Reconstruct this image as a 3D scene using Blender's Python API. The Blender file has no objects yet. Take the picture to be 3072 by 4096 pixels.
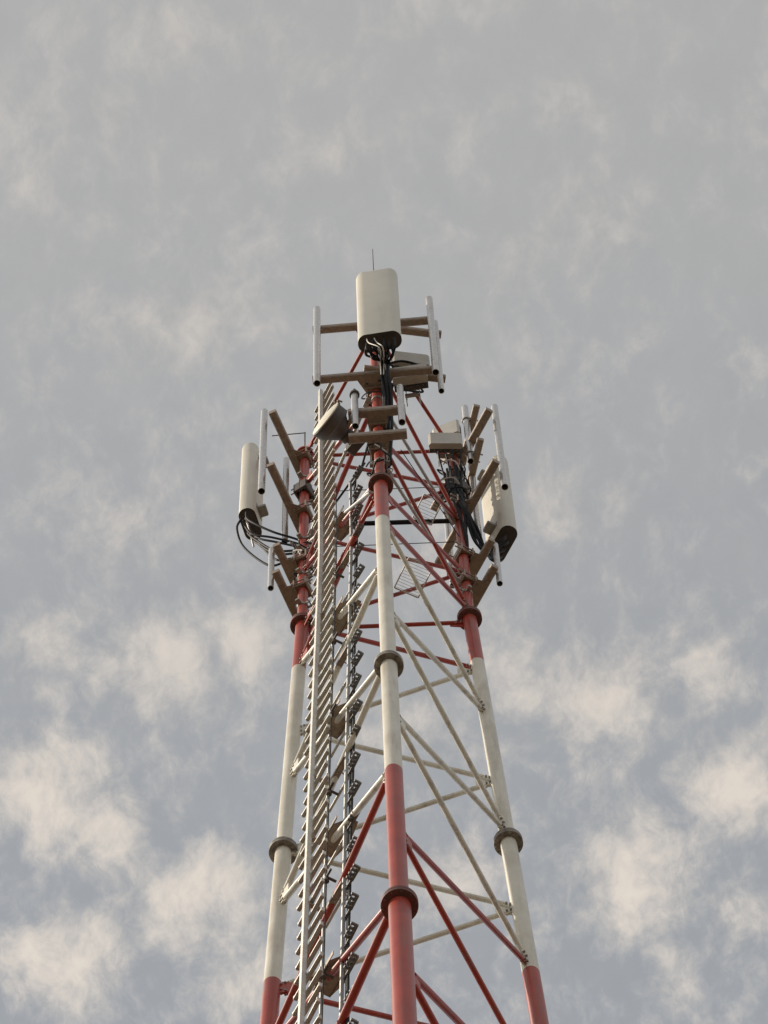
import bpy, math, random
from mathutils import Vector, Matrix, noise
V = Vector
R = math.radians
random.seed(7)
scene = bpy.context.scene
COL = scene.collection

# ---------------------------------------------------------------- camera
Z0 = 45.80                                   # height of the tower's upper leg flange above the ground
CAM = V((0.0, -16.21, 1.60))
yaw, pitch, roll = 0.00181, 1.23451, -0.04562
_f = V((math.sin(yaw)*math.cos(pitch), math.cos(yaw)*math.cos(pitch), math.sin(pitch)))
_r = V((math.cos(yaw), -math.sin(yaw), 0)); _u = _r.cross(_f)
cr, sr = math.cos(roll), math.sin(roll)
right = cr*_r + sr*_u; up = -sr*_r + cr*_u
cd = bpy.data.cameras.new('camera'); cam = bpy.data.objects.new('camera', cd); COL.objects.link(cam)
cam.matrix_world = Matrix(((right.x, up.x, -_f.x, CAM.x), (right.y, up.y, -_f.y, CAM.y), (right.z, up.z, -_f.z, CAM.z), (0, 0, 0, 1)))
cd.sensor_fit = 'HORIZONTAL'; cd.sensor_width = 36; cd.lens = 198.0
cd.clip_start = 0.1; cd.clip_end = 20000
scene.camera = cam

# ---------------------------------------------------------------- sun and sky
SUN_EL = R(42); SUN_AZ = math.atan2(0.04, -1.0)        # azimuth of the sun seen from the tower (from the left)
sdir = V((math.cos(SUN_AZ)*math.cos(SUN_EL), math.sin(SUN_AZ)*math.cos(SUN_EL), math.sin(SUN_EL)))
sl = bpy.data.lights.new('sun', 'SUN'); sl.energy = 3.9; sl.angle = R(0.5); sl.color = (1.0, 0.88, 0.72)
sun = bpy.data.objects.new('sun', sl); COL.objects.link(sun)
sun.rotation_euler = (-sdir).to_track_quat('-Z', 'Y').to_euler()

vs = scene.view_settings
vs.view_transform = 'Standard'; vs.look = 'None'; vs.gamma = 1.0; vs.exposure = 0.0; vs.use_curve_mapping = False

world = bpy.data.worlds.new('World'); scene.world = world; world.use_nodes = True
def build_world():
    nt = world.node_tree; N = nt.nodes; Lk = nt.links; N.clear()
    def nd(t, **k):
        n = N.new(t)
        for a, b in k.items(): setattr(n, a, b)
        return n
    def math_(op, a, b=None, clamp=False):
        n = nd('ShaderNodeMath', operation=op, use_clamp=clamp)
        for i, q in enumerate((a, b)):
            if q is None: continue
            if isinstance(q, (int, float)): n.inputs[i].default_value = q
            else: Lk.new(q, n.inputs[i])
        return n.outputs[0]
    def mapr(x, a, b, c=0.0, d=1.0, smooth=True):
        n = nd('ShaderNodeMapRange', interpolation_type='SMOOTHSTEP' if smooth else 'LINEAR')
        Lk.new(x, n.inputs[0])
        for i, q in zip((1, 2, 3, 4), (a, b, c, d)): n.inputs[i].default_value = q
        return n.outputs[0]
    def mix(fac, a, b):
        n = nd('ShaderNodeMix', data_type='RGBA')
        if isinstance(fac, (int, float)): n.inputs[0].default_value = fac
        else: Lk.new(fac, n.inputs[0])
        for i, q in ((6, a), (7, b)):
            if isinstance(q, tuple): n.inputs[i].default_value = q
            else: Lk.new(q, n.inputs[i])
        return n.outputs[2]
    tc = nd('ShaderNodeTexCoord')
    sep = nd('ShaderNodeSeparateXYZ'); Lk.new(tc.outputs['Generated'], sep.inputs[0])
    zz = math_('MAXIMUM', sep.outputs[2], 0.06)
    u = math_('DIVIDE', sep.outputs[0], zz); v = math_('DIVIDE', sep.outputs[1], zz)
    uv = nd('ShaderNodeCombineXYZ'); Lk.new(u, uv.inputs[0]); Lk.new(v, uv.inputs[1])
    def noise_(vec, scale, detail, rough, dist=0.0, loc=(0, 0, 0), sc=(1, 1, 1), rot=0.0):
        m = nd('ShaderNodeMapping'); m.inputs['Location'].default_value = loc; m.inputs['Scale'].default_value = sc
        m.inputs['Rotation'].default_value = (0, 0, rot); Lk.new(vec, m.inputs[0])
        n = nd('ShaderNodeTexNoise'); n.inputs['Scale'].default_value = scale; n.inputs['Detail'].default_value = detail
        n.inputs['Roughness'].default_value = rough; n.inputs['Distortion'].default_value = dist
        Lk.new(m.outputs[0], n.inputs['Vector']); return n
    # high thin overcast over a pale clear sky
    sky = nd('ShaderNodeTexSky', sky_type='NISHITA'); sky.sun_disc = False
    sky.sun_elevation = SUN_EL; sky.sun_rotation = math.pi/2 - SUN_AZ
    sky.air_density = 1.0; sky.dust_density = 2.5; sky.ozone_density = 1.0
    hsv = nd('ShaderNodeHueSaturation'); hsv.inputs['Saturation'].default_value = 0.45; Lk.new(sky.outputs[0], hsv.inputs['Color'])
    sc_ = nd('ShaderNodeVectorMath', operation='SCALE'); Lk.new(hsv.outputs[0], sc_.inputs[0]); sc_.inputs['Scale'].default_value = SKY_GAIN
    # domain warp shared by all the clouds
    wn = noise_(uv.outputs[0], 38.0, 3.0, 0.55)
    wsub = nd('ShaderNodeVectorMath', operation='SUBTRACT'); Lk.new(wn.outputs['Color'], wsub.inputs[0]); wsub.inputs[1].default_value = (0.5, 0.5, 0.5)
    wsc = nd('ShaderNodeVectorMath', operation='SCALE'); Lk.new(wsub.outputs[0], wsc.inputs[0]); wsc.inputs['Scale'].default_value = 0.013
    wad = nd('ShaderNodeVectorMath', operation='ADD'); Lk.new(uv.outputs[0], wad.inputs[0]); Lk.new(wsc.outputs[0], wad.inputs[1])
    w = wad.outputs[0]
    fine = noise_(w, 90.0, 9.0, 0.66, 0.0, sc=(1.15, 0.8, 1), rot=0.5).outputs[0]
    mid = noise_(w, 36.0, 4.0, 0.5, 0.0, loc=(0.37, 0.11, 0), sc=(1.1, 0.85, 1), rot=0.4).outputs[0]
    big = noise_(uv.outputs[0], 7.0, 2.0, 0.5, 0.0, loc=(BIGX, BIGY, 0)).outputs[0]
    # single heaps of the broken cloud layer, by direction (u, v, half width, half length)
    tot = None
    for (a, b, ra, rb, k) in HEAPS:
        s = nd('ShaderNodeVectorMath', operation='SUBTRACT'); Lk.new(w, s.inputs[0]); s.inputs[1].default_value = (a, b, 0)
        d = nd('ShaderNodeVectorMath', operation='DIVIDE'); Lk.new(s.outputs[0], d.inputs[0]); d.inputs[1].default_value = (ra*1.35, rb*1.30, 1)
        l = nd('ShaderNodeVectorMath', operation='LENGTH'); Lk.new(d.outputs[0], l.inputs[0])
        g = mapr(l.outputs['Value'], 1.0, 0.0, 0.0, k)
        tot = g if tot is None else math_('MAXIMUM', tot, g)
    body = math_('ADD', math_('MULTIPLY', fine, 0.66), math_('MULTIPLY', mid, 0.34))
    dens = math_('ADD', body, math_('MULTIPLY', tot, 0.27))
    dens = math_('ADD', dens, math_('MULTIPLY', math_('SUBTRACT', big, 0.5), 0.10))
    mask = mapr(dens, 0.47, 0.85)
    # a sheet of thin high cloud spread around the zenith, with a ragged soft edge
    ze = nd('ShaderNodeVectorMath', operation='LENGTH'); Lk.new(uv.outputs[0], ze.inputs[0])
    sheet = mapr(math_('ADD', ze.outputs['Value'], math_('MULTIPLY', math_('SUBTRACT', mid, 0.5), 0.12)), 0.50, 0.22)
    gray = mix(sheet, VEIL_A, VEIL_B)
    base = mix(VEIL_F, sc_.outputs[0], gray)
    mott = mapr(body, 0.35, 0.65, 0.97, 1.03, False)
    bm = nd('ShaderNodeVectorMath', operation='SCALE'); Lk.new(base, bm.inputs[0]); Lk.new(mott, bm.inputs['Scale'])
    amp = mapr(sheet, 0.0, 1.0, 1.0, 0.46, False)
    col = mix(math_('MULTIPLY', mask, amp), bm.outputs[0], CLOUD)
    # the hazy sky brightens evenly all round towards the horizon
    lowz = math_('POWER', math_('SUBTRACT', 1.0, math_('MAXIMUM', sep.outputs[2], 0.0), True), 1.4)
    gain = math_('ADD', math_('MULTIPLY', lowz, HORIZON), 1.0)
    hz = nd('ShaderNodeVectorMath', operation='SCALE'); Lk.new(col, hz.inputs[0]); Lk.new(gain, hz.inputs['Scale']); col = hz.outputs[0]
    bg = nd('ShaderNodeBackground'); Lk.new(col, bg.inputs[0]); bg.inputs[1].default_value = 1.0
    out = nd('ShaderNodeOutputWorld'); Lk.new(bg.outputs[0], out.inputs[0])
SKY_GAIN = 0.10; HORIZON = 1.5
VEIL_A = (0.36, 0.378, 0.40, 1); VEIL_B = (0.48, 0.476, 0.465, 1); VEIL_F = 0.80
CLOUD = (0.73, 0.66, 0.585, 1)
BIGX, BIGY = 0.3, 0.2
HEAPS = [(-0.0574, 0.3885, 0.0202, 0.016, 1), (-0.0372, 0.3844, 0.0162, 0.0159, 0.8), (-0.0891, 0.4227, 0.0191, 0.0178, 1), (-0.0731, 0.4338, 0.015, 0.0194, 0.8), (-0.0529, 0.4557, 0.0234, 0.0197, 0.9), (-0.0851, 0.4713, 0.0235, 0.0184, 0.9), (-0.0396, 0.4762, 0.018, 0.0169, 0.8), (0.0541, 0.4013, 0.0204, 0.0176, 1), (0.0329, 0.3965, 0.0149, 0.0146, 0.7), (0.0891, 0.4273, 0.0164, 0.0179, 1), (0.0612, 0.4546, 0.0179, 0.0212, 0.9), (0.0066, 0.408, 0.0149, 0.0118, 0.8), (-0.0465, 0.3006, 0.0197, 0.0124, 0.75), (-0.0349, 0.2975, 0.0144, 0.011, 0.6), (0.0537, 0.2767, 0.0157, 0.0163, 0.6), (0.0352, 0.2853, 0.0105, 0.0164, 0.4), (-0.0068, 0.2565, 0.0117, 0.0093, 0.5), (-0.0614, 0.2459, 0.0077, 0.0093, 0.5), (0.046, 0.3485, 0.0187, 0.0128, 0.6), (0.0133, 0.4497, 0.0151, 0.0136, 0.8), (0.0874, 0.4677, 0.0125, 0.0137, 0.6), (0.0153, 0.3619, 0.0147, 0.0157, 0.45), (-0.0828, 0.2635, 0.0091, 0.0094, 0.4), (-0.0443, 0.2226, 0.0154, 0.0078, 0.45), (-0.0634, 0.352, 0.012, 0.0128, 0.4), (-0.0887, 0.382, 0.0121, 0.013, 0.6), (0.0522, 0.2475, 0.0103, 0.008, 0.35), (0.0703, 0.4802, 0.0097, 0.0123, 0.6), (-0.019, 0.3979, 0.0108, 0.0117, 0.5), (0.0778, 0.3961, 0.0122, 0.0175, 0.5), (0.0333, 0.3114, 0.0119, 0.0152, 0.35)]
build_world()

# ---------------------------------------------------------------- materials
def mat(name, build):
    m = bpy.data.materials.new(name); m.use_nodes = True
    nt = m.node_tree; nt.nodes.clear()
    out = nt.nodes.new('ShaderNodeOutputMaterial'); p = nt.nodes.new('ShaderNodeBsdfPrincipled')
    nt.links.new(p.outputs[0], out.inputs[0]); build(nt, p); return m
def _noise(nt, scale, detail=4, rough=0.55, coord='Object', sc=(1, 1, 1)):
    tc = nt.nodes.new('ShaderNodeTexCoord'); mp = nt.nodes.new('ShaderNodeMapping'); mp.inputs['Scale'].default_value = sc
    nt.links.new(tc.outputs[coord], mp.inputs[0])
    n = nt.nodes.new('ShaderNodeTexNoise'); n.inputs['Scale'].default_value = scale; n.inputs['Detail'].default_value = detail
    n.inputs['Roughness'].default_value = rough; nt.links.new(mp.outputs[0], n.inputs['Vector']); return n.outputs[0]
def _ramp(nt, fac, stops):
    r = nt.nodes.new('ShaderNodeValToRGB'); e = r.color_ramp.elements
    while len(e) < len(stops): e.new(0.5)
    for i, (p_, c) in enumerate(stops):
        e[i].position = p_; e[i].color = (*c, 1)
    nt.links.new(fac, r.inputs[0]); return r.outputs[0]
def _mix(nt, fac, a, b, mode='MIX'):
    n = nt.nodes.new('ShaderNodeMix'); n.data_type = 'RGBA'; n.blend_type = mode
    if isinstance(fac, (int, float)): n.inputs[0].default_value = fac
    else: nt.links.new(fac, n.inputs[0])
    for i, q in ((6, a), (7, b)):
        if isinstance(q, tuple): n.inputs[i].default_value = (*q, 1)
        else: nt.links.new(q, n.inputs[i])
    return n.outputs[2]
def _bump(nt, p, h, strength, dist=0.01):
    b = nt.nodes.new('ShaderNodeBump'); b.inputs['Strength'].default_value = strength; b.inputs['Distance'].default_value = dist
    nt.links.new(h, b.inputs['Height']); nt.links.new(b.outputs[0], p.inputs['Normal'])

RED = (0.41, 0.061, 0.036); RED2 = (0.32, 0.044, 0.029); WHITE = (0.74, 0.70, 0.585); WHITE2 = (0.62, 0.57, 0.46)
def paint_nodes(nt, a, b, grime=(0.20, 0.15, 0.11)):
    n1 = _noise(nt, 3.0, 5); c = _ramp(nt, n1, [(0.35, a), (0.68, b)])
    n2 = _noise(nt, 9.0, 6, 0.65, sc=(1, 1, 0.12))               # rain streaks running down
    f = _ramp(nt, n2, [(0.50, (0, 0, 0)), (0.72, (0.55, 0.55, 0.55))])
    c = _mix(nt, f, c, grime)
    n3 = _noise(nt, 55.0, 3, 0.6); f3 = _ramp(nt, n3, [(0.68, (0, 0, 0)), (0.76, (0.6, 0.6, 0.6))])
    return _mix(nt, f3, c, (0.16, 0.085, 0.05))                   # small chips and rust
def paint(a, b):
    def f(nt, p):
        nt.links.new(paint_nodes(nt, a, b), p.inputs['Base Color']); p.inputs['Roughness'].default_value = 0.34
        p.inputs['Specular IOR Level'].default_value = 0.38
        _bump(nt, p, _noise(nt, 40.0, 3), 0.12, 0.004)
    return f
ZB = [Z0 - 1.345, Z0 - 8.90, Z0 - 16.4, Z0 - 24.0, Z0 - 31.5, Z0 - 39.0]
def leg_paint(nt, p):
    g = nt.nodes.new('ShaderNodeNewGeometry'); s = nt.nodes.new('ShaderNodeSeparateXYZ'); nt.links.new(g.outputs['Position'], s.inputs[0])
    red = paint_nodes(nt, RED, RED2); wh = paint_nodes(nt, WHITE, WHITE2, (0.36, 0.31, 0.24))
    wob = nt.nodes.new('ShaderNodeMath'); wob.operation = 'MULTIPLY_ADD'
    nt.links.new(_noise(nt, 14.0, 3), wob.inputs[0]); wob.inputs[1].default_value = 0.05; nt.links.new(s.outputs[2], wob.inputs[2])
    acc = None
    for zb in ZB:                                                  # parity of the band the point lies in
        n = nt.nodes.new('ShaderNodeMath'); n.operation = 'LESS_THAN'; nt.links.new(wob.outputs[0], n.inputs[0]); n.inputs[1].default_value = zb + 0.025
        if acc is None: acc = n.outputs[0]
        else:
            a = nt.nodes.new('ShaderNodeMath'); a.operation = 'ADD'; nt.links.new(acc, a.inputs[0]); nt.links.new(n.outputs[0], a.inputs[1]); acc = a.outputs[0]
    md = nt.nodes.new('ShaderNodeMath'); md.operation = 'MODULO'; nt.links.new(acc, md.inputs[0]); md.inputs[1].default_value = 2.0
    nt.links.new(_mix(nt, md.outputs[0], red, wh), p.inputs['Base Color'])
    p.inputs['Roughness'].default_value = 0.34; p.inputs['Specular IOR Level'].default_value = 0.38
    _bump(nt, p, _noise(nt, 40.0, 3), 0.12, 0.004)
def flange_paint(nt, p):                               # the same bands, with underside shade and rust stain mixed into the colour
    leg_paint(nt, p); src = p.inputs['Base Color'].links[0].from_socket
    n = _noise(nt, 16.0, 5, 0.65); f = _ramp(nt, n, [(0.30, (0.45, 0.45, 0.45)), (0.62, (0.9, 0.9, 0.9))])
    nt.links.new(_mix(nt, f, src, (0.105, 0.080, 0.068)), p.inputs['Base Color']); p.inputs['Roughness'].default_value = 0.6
def galv(a, b, metal, rough):
    def f(nt, p):
        n = _noise(nt, 22.0, 4, 0.6); c = _ramp(nt, n, [(0.3, a), (0.7, b)])
        n2 = _noise(nt, 6.0, 6, 0.65, sc=(1, 1, 0.25)); fr = _ramp(nt, n2, [(0.55, (0, 0, 0)), (0.75, (0.5, 0.5, 0.5))])
        c = _mix(nt, fr, c, (0.20, 0.15, 0.105)); nt.links.new(c, p.inputs['Base Color'])
        p.inputs['Metallic'].default_value = metal
        rr = nt.nodes.new('ShaderNodeMapRange'); nt.links.new(n, rr.inputs[0]); rr.inputs[3].default_value = rough - 0.08; rr.inputs[4].default_value = rough + 0.12
        nt.links.new(rr.outputs[0], p.inputs['Roughness']); _bump(nt, p, n, 0.08, 0.003)
    return f
def plain(a, b, rough, scale=8.0, spec=0.4):
    def f(nt, p):
        n = _noise(nt, scale, 5); c = _ramp(nt, n, [(0.35, a), (0.68, b)])
        n2 = _noise(nt, 5.0, 6, 0.65, sc=(1.6, 1.6, 0.15)); fr = _ramp(nt, n2, [(0.56, (0, 0, 0)), (0.78, (0.35, 0.35, 0.35))])
        c = _mix(nt, fr, c, tuple(x*0.55 for x in b)); nt.links.new(c, p.inputs['Base Color'])
        p.inputs['Roughness'].default_value = rough; p.inputs['Specular IOR Level'].default_value = spec
        _bump(nt, p, _noise(nt, 60.0, 2), 0.06, 0.002)
    return f
M = {
    'leg': mat('red_and_white_banded_paint', leg_paint),
    'red': mat('faded_red_paint', paint(RED, RED2)),
    'white': mat('cream_white_paint', paint(WHITE, WHITE2)),
    'pipe': mat('bright_galvanised_pipe', galv((0.70, 0.68, 0.65), (0.56, 0.54, 0.51), 0.75, 0.25)),
    'beam': mat('weathered_galvanised_steel', galv((0.40, 0.32, 0.25), (0.27, 0.213, 0.166), 0.15, 0.6)),
    'rail': mat('dull_galvanised_ladder_steel', galv((0.68, 0.66, 0.60), (0.52, 0.50, 0.46), 0.25, 0.5)),
    'tray': mat('grey_galvanised_tray_steel', galv((0.50, 0.50, 0.47), (0.38, 0.38, 0.36), 0.3, 0.5)),
    'radome': mat('off_white_radome', plain((0.66, 0.62, 0.51), (0.60, 0.56, 0.46), 0.4, 2.0)),
    'dish': mat('cream_dish_radome', plain((0.80, 0.74, 0.60), (0.74, 0.68, 0.55), 0.5, 3.0)),
    'radio': mat('light_grey_radio_paint', plain((0.56, 0.53, 0.455), (0.48, 0.45, 0.39), 0.5, 5.0)),
    'dark': mat('dark_grey_cast_metal', plain((0.11, 0.09, 0.08), (0.07, 0.06, 0.055), 0.6, 9.0)),
    'shroud': mat('brown_grey_dish_shroud', plain((0.13, 0.11, 0.095), (0.09, 0.078, 0.07), 0.65, 6.0)),
    'cable': mat('black_cable_sheath', plain((0.020, 0.019, 0.020), (0.012, 0.012, 0.013), 0.65, 12.0, 0.2)),
    'wcable': mat('pale_cable_sheath', plain((0.62, 0.58, 0.50), (0.5, 0.47, 0.4), 0.5, 12.0)),
    'clamp': mat('dark_zinc_clamp', galv((0.22, 0.225, 0.22), (0.14, 0.145, 0.145), 0.3, 0.5)),
    'bolt': mat('zinc_bolt_steel', galv((0.40, 0.38, 0.34), (0.28, 0.25, 0.22), 0.5, 0.45)),
    'conc': mat('grey_concrete', plain((0.36, 0.34, 0.31), (0.28, 0.265, 0.245), 0.9, 3.0)),
}
def ground_nodes(nt, p):
    n = _noise(nt, 0.25, 8, 0.6); c = _ramp(nt, n, [(0.3, (0.115, 0.084, 0.058)), (0.52, (0.092, 0.068, 0.046)), (0.68, (0.045, 0.052, 0.025))])
    nt.links.new(c, p.inputs['Base Color']); p.inputs['Roughness'].default_value = 0.95
    _bump(nt, p, _noise(nt, 6.0, 6), 0.5, 0.05)
M['flange'] = mat('shade_darkened_rusty_flange_paint', flange_paint)
M['ground'] = mat('dry_soil', ground_nodes)

# ---------------------------------------------------------------- mesh helpers
class MB:
    def __init__(s): s.v = []; s.f = []
    def add(s, vs_, fs):
        o = len(s.v); s.v += [tuple(q) for q in vs_]; s.f += [tuple(i + o for i in q) for q in fs]
    def tube(s, a, b, r, r2=None, n=14, cap=True):
        a = V(a); b = V(b); r2 = r if r2 is None else r2
        d = (b - a).normalized(); x = d.orthogonal().normalized(); y = d.cross(x)
        vs_ = []
        for p_, q in ((a, r), (b, r2)):
            vs_ += [p_ + (x*math.cos(2*math.pi*i/n) + y*math.sin(2*math.pi*i/n))*q for i in range(n)]
        fs = [(i, (i+1) % n, n+(i+1) % n, n+i) for i in range(n)]
        if cap: fs += [tuple(range(n-1, -1, -1)), tuple(range(n, 2*n))]
        s.add(vs_, fs); return s
    def lathe(s, o, ax, prof, n=20):               # prof: (radius, height) pairs; closed by the caller
        o = V(o); d = V(ax).normalized(); x = d.orthogonal().normalized(); y = d.cross(x)
        vs_ = []; fs = []
        for (r, h) in prof:
            vs_ += [o + d*h + (x*math.cos(2*math.pi*i/n) + y*math.sin(2*math.pi*i/n))*max(r, 1e-4) for i in range(n)]
        for k in range(len(prof)-1):
            for i in range(n): fs.append((k*n+i, k*n+(i+1) % n, (k+1)*n+(i+1) % n, (k+1)*n+i))
        s.add(vs_, fs); return s
    def hollow(s, a, b, r, t=0.006, n=20):         # open pipe
        a = V(a); b = V(b); L_ = (b-a).length
        s.lathe(a, b-a, [(r, 0), (r, L_), (r-t, L_), (r-t, 0), (r, 0)], n); return s
    def box(s, c, ex, ey, ez, ch=0.0):             # half-extent vectors; ch chamfers the edges along ez
        c = V(c); ex = V(ex); ey = V(ey); ez = V(ez)
        if ch <= 0:
            vs_ = [c + ex*i + ey*j + ez*k for k in (-1, 1) for (i, j) in ((-1, -1), (1, -1), (1, 1), (-1, 1))]
            n = 4
        else:
            a, b = 1 - ch/ex.length, 1 - ch/ey.length
            pr = [(-a, -1), (a, -1), (1, -b), (1, b), (a, 1), (-a, 1), (-1, b), (-1, -b)]
            vs_ = [c + ex*i + ey*j + ez*k for k in (-1, 1) for (i, j) in pr]; n = 8
        fs = [(i, (i+1) % n, n+(i+1) % n, n+i) for i in range(n)] + [tuple(range(n-1, -1, -1)), tuple(range(n, 2*n))]
        s.add(vs_, fs); return s
    def loft(s, rings, cap0=True, cap1=True):
        n = len(rings[0]); vs_ = [q for r in rings for q in r]; fs = []
        for k in range(len(rings)-1):
            for i in range(n): fs.append((k*n+i, k*n+(i+1) % n, (k+1)*n+(i+1) % n, (k+1)*n+i))
        if cap0: fs.append(tuple(range(n-1, -1, -1)))
        if cap1: fs.append(tuple(range((len(rings)-1)*n, len(rings)*n)))
        s.add(vs_, fs); return s
    def sweep(s, pts, r, n=8, sub=8):              # smooth cable through the points
        pts = [V(q) for q in pts]; P = [pts[0]*2 - pts[1]] + pts + [pts[-1]*2 - pts[-2]]
        cur = []
        for i in range(1, len(P)-2):
            a, b, c, d = P[i-1:i+3]
            for k in range(sub):
                t = k/sub
                cur.append(0.5*((2*b) + (c-a)*t + (2*a-5*b+4*c-d)*t*t + (3*b-a-3*c+d)*t**3))
        cur.append(pts[-1]); x = None; rings = []
        for i, q in enumerate(cur):
            d = (cur[min(i+1, len(cur)-1)] - cur[max(i-1, 0)]).normalized()
            x = (d.orthogonal() if x is None else (x - d*x.dot(d))).normalized(); y = d.cross(x)
            rings.append([q + (x*math.cos(2*math.pi*j/n) + y*math.sin(2*math.pi*j/n))*r for j in range(n)])
        s.loft(rings); return s
    def ring(s, c, ax, R_, r, n=18, m=6, a0=0, a1=2*math.pi):   # bent round bar (u-bolt, hoop)
        c = V(c); d = V(ax).normalized(); x = d.orthogonal().normalized(); y = d.cross(x); rings = []
        for i in range(n+1):
            t = a0 + (a1-a0)*i/n; e = x*math.cos(t) + y*math.sin(t)
            rings.append([c + e*(R_ + r*math.cos(2*math.pi*j/m)) + d*(r*math.sin(2*math.pi*j/m)) for j in range(m)])
        s.loft(rings); return s
    def mesh(s, name, m, smooth=35):
        me = bpy.data.meshes.new(name); me.from_pydata(s.v, [], s.f); me.materials.append(m)
        import bmesh
        bm = bmesh.new(); bm.from_mesh(me); bmesh.ops.recalc_face_normals(bm, faces=bm.faces); bm.to_mesh(me); bm.free()
        if smooth:
            me.shade_smooth(); me.set_sharp_from_angle(angle=R(smooth))
        me.update(); return me
    def build(s, name, m, parent=None, smooth=35):
        o = bpy.data.objects.new(name, s.mesh(name, m, smooth)); COL.objects.link(o)
        if parent: o.parent = parent; o.matrix_parent_inverse = Matrix.Translation(-world_loc(parent))
        return o
def world_loc(o):
    p_ = V((0, 0, 0))
    while o: p_ += o.location; o = o.parent
    return p_
def tag(o, label, cat, group=None):
    o['label'] = label; o['category'] = cat
    if group: o['group'] = group
    return o
def thing(name, label, cat, loc=(0, 0, 0), group=None):
    o = bpy.data.objects.new(name, None); o.empty_display_size = 0.2; COL.objects.link(o); o.location = loc
    return tag(o, label, cat, group)
def place(me, name, parent, mw):                    # shared mesh under a parent, at a world transform
    o = bpy.data.objects.new(name, me); COL.objects.link(o); o.parent = parent
    o.matrix_parent_inverse = Matrix.Translation(-world_loc(parent)); o.matrix_basis = mw; return o

# ---------------------------------------------------------------- tower geometry
R0, TAPER, PSI = 1.0794, 0.03346, 0.00466
ANG = {'F': -math.pi/2 + PSI, 'L': -math.pi/2 - 2*math.pi/3 + PSI, 'R': -math.pi/2 + 2*math.pi/3 + PSI}
UPZ = V((0, 0, 1))
def leg(k, z):                                       # z measured from the upper flange
    r = R0 - min(z, 0)*TAPER - max(z, 0)*0.00166
    return V((r*math.cos(ANG[k]), r*math.sin(ANG[k]), Z0 + z))
def outward(k): return V((math.cos(ANG[k]), math.sin(ANG[k]), 0))
BASE = -Z0 + 0.35

ground_mb = MB()
gn = 24
gv = []; gf = []
for j in range(gn+1):
    for i in range(gn+1):
        fx = (i/gn*2-1); fy = (j/gn*2-1); x = 3000*fx*abs(fx); y = 3000*fy*abs(fy)
        d = math.hypot(x, y); h = 0 if d < 40 else min(1, (d-40)/300)*3*noise.noise(V((x*0.006, y*0.006, 0.3)))
        gv.append((x, y, h))
for j in range(gn):
    for i in range(gn): gf.append((j*(gn+1)+i, j*(gn+1)+i+1, (j+1)*(gn+1)+i+1, (j+1)*(gn+1)+i))
ground_mb.add(gv, gf); g = ground_mb.build('ground', M['ground']); g['kind'] = 'structure'
for k, w_ in (('F', 'nearest the viewer'), ('L', 'on the left'), ('R', 'on the right')):
    b = MB(); c = leg(k, BASE); b.box((c.x, c.y, 0.15), (0.6, 0, 0), (0, 0.6, 0), (0, 0, 0.2), 0.05)
    tag(b.build('concrete_footing', M['conc']), 'square concrete footing under the tower leg ' + w_, 'footing', 'concrete footings of the tower')

tower = thing('lattice_tower', 'three-legged red and white banded steel lattice tower with zigzag bracing', 'tower', (0, 0, 0))
SEG = [(6.0, 0.0, 0.059), (0.0, -6.0, 0.078), (-6.0, -12.0, 0.083), (-12.0, -18.0, 0.097), (-18, -24, 0.11), (-24, -30, 0.11), (-30, -36, 0.122), (-36, -42, 0.122), (-42, BASE, 0.135)]
def legr(z):
    for a, b, r in SEG:
        if b <= z <= a: return r
    return 0.135
legs = {}
for k in 'FLR':
    mb = MB()
    for a, b, r in SEG:
        mb.tube(leg(k, b), leg(k, a), r, n=32, cap=False)
    lo = mb.build('leg', M['leg'], tower); legs[k] = lo
    for i, (a, b, r) in enumerate(SEG[1:]):
        fm = MB(); c = leg(k, a); ax = (leg(k, a-0.5) - c).normalized(); fr = r + 0.062
        for s_, rr in ((0.0215, fr), (-0.0215, fr)):
            fm.lathe(c + ax*s_, ax, [(r*0.7, -0.02), (rr-0.004, -0.02), (rr, -0.016), (rr, 0.016), (rr-0.004, 0.02), (r*0.7, 0.02)], 32)
        for j in range(10):
            t = 2*math.pi*(j+0.5)/10; x = ax.orthogonal().normalized(); y = ax.cross(x); q = c + (x*math.cos(t)+y*math.sin(t))*(fr-0.024)
            fm.tube(q - ax*0.055, q + ax*0.055, 0.012, n=6)
        top_r = SEG[i][2]
        for j in range(6):                             # stiffener fins above and below the joint
            t = 2*math.pi*j/6; x = ax.orthogonal().normalized(); y = ax.cross(x); e = (x*math.cos(t)+y*math.sin(t)); tn = ax.cross(e)
            for sg, rr in ((-1, top_r),):
                q0 = c + ax*(0.0415*sg)
                fm.add([q0 + e*(rr-0.005) + tn*0.004, q0 + e*(fr-0.01) + tn*0.004, q0 + e*(rr-0.005) + ax*(0.10*sg) + tn*0.004,
                        q0 + e*(rr-0.005) - tn*0.004, q0 + e*(fr-0.01) - tn*0.004, q0 + e*(rr-0.005) + ax*(0.10*sg) - tn*0.004],
                       [(0, 1, 2), (5, 4, 3), (0, 3, 4, 1), (1, 4, 5, 2), (2, 5, 3, 0)])
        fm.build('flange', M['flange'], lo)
    cm = MB(); c = leg(k, 6.0)
    cm.lathe(c, UPZ, [(0.02, -0.015), (0.105, -0.015), (0.11, -0.01), (0.11, 0.015), (0.105, 0.02), (0.0, 0.02)], 28)
    cm.build('cap_plate', M['red'], lo)

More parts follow.
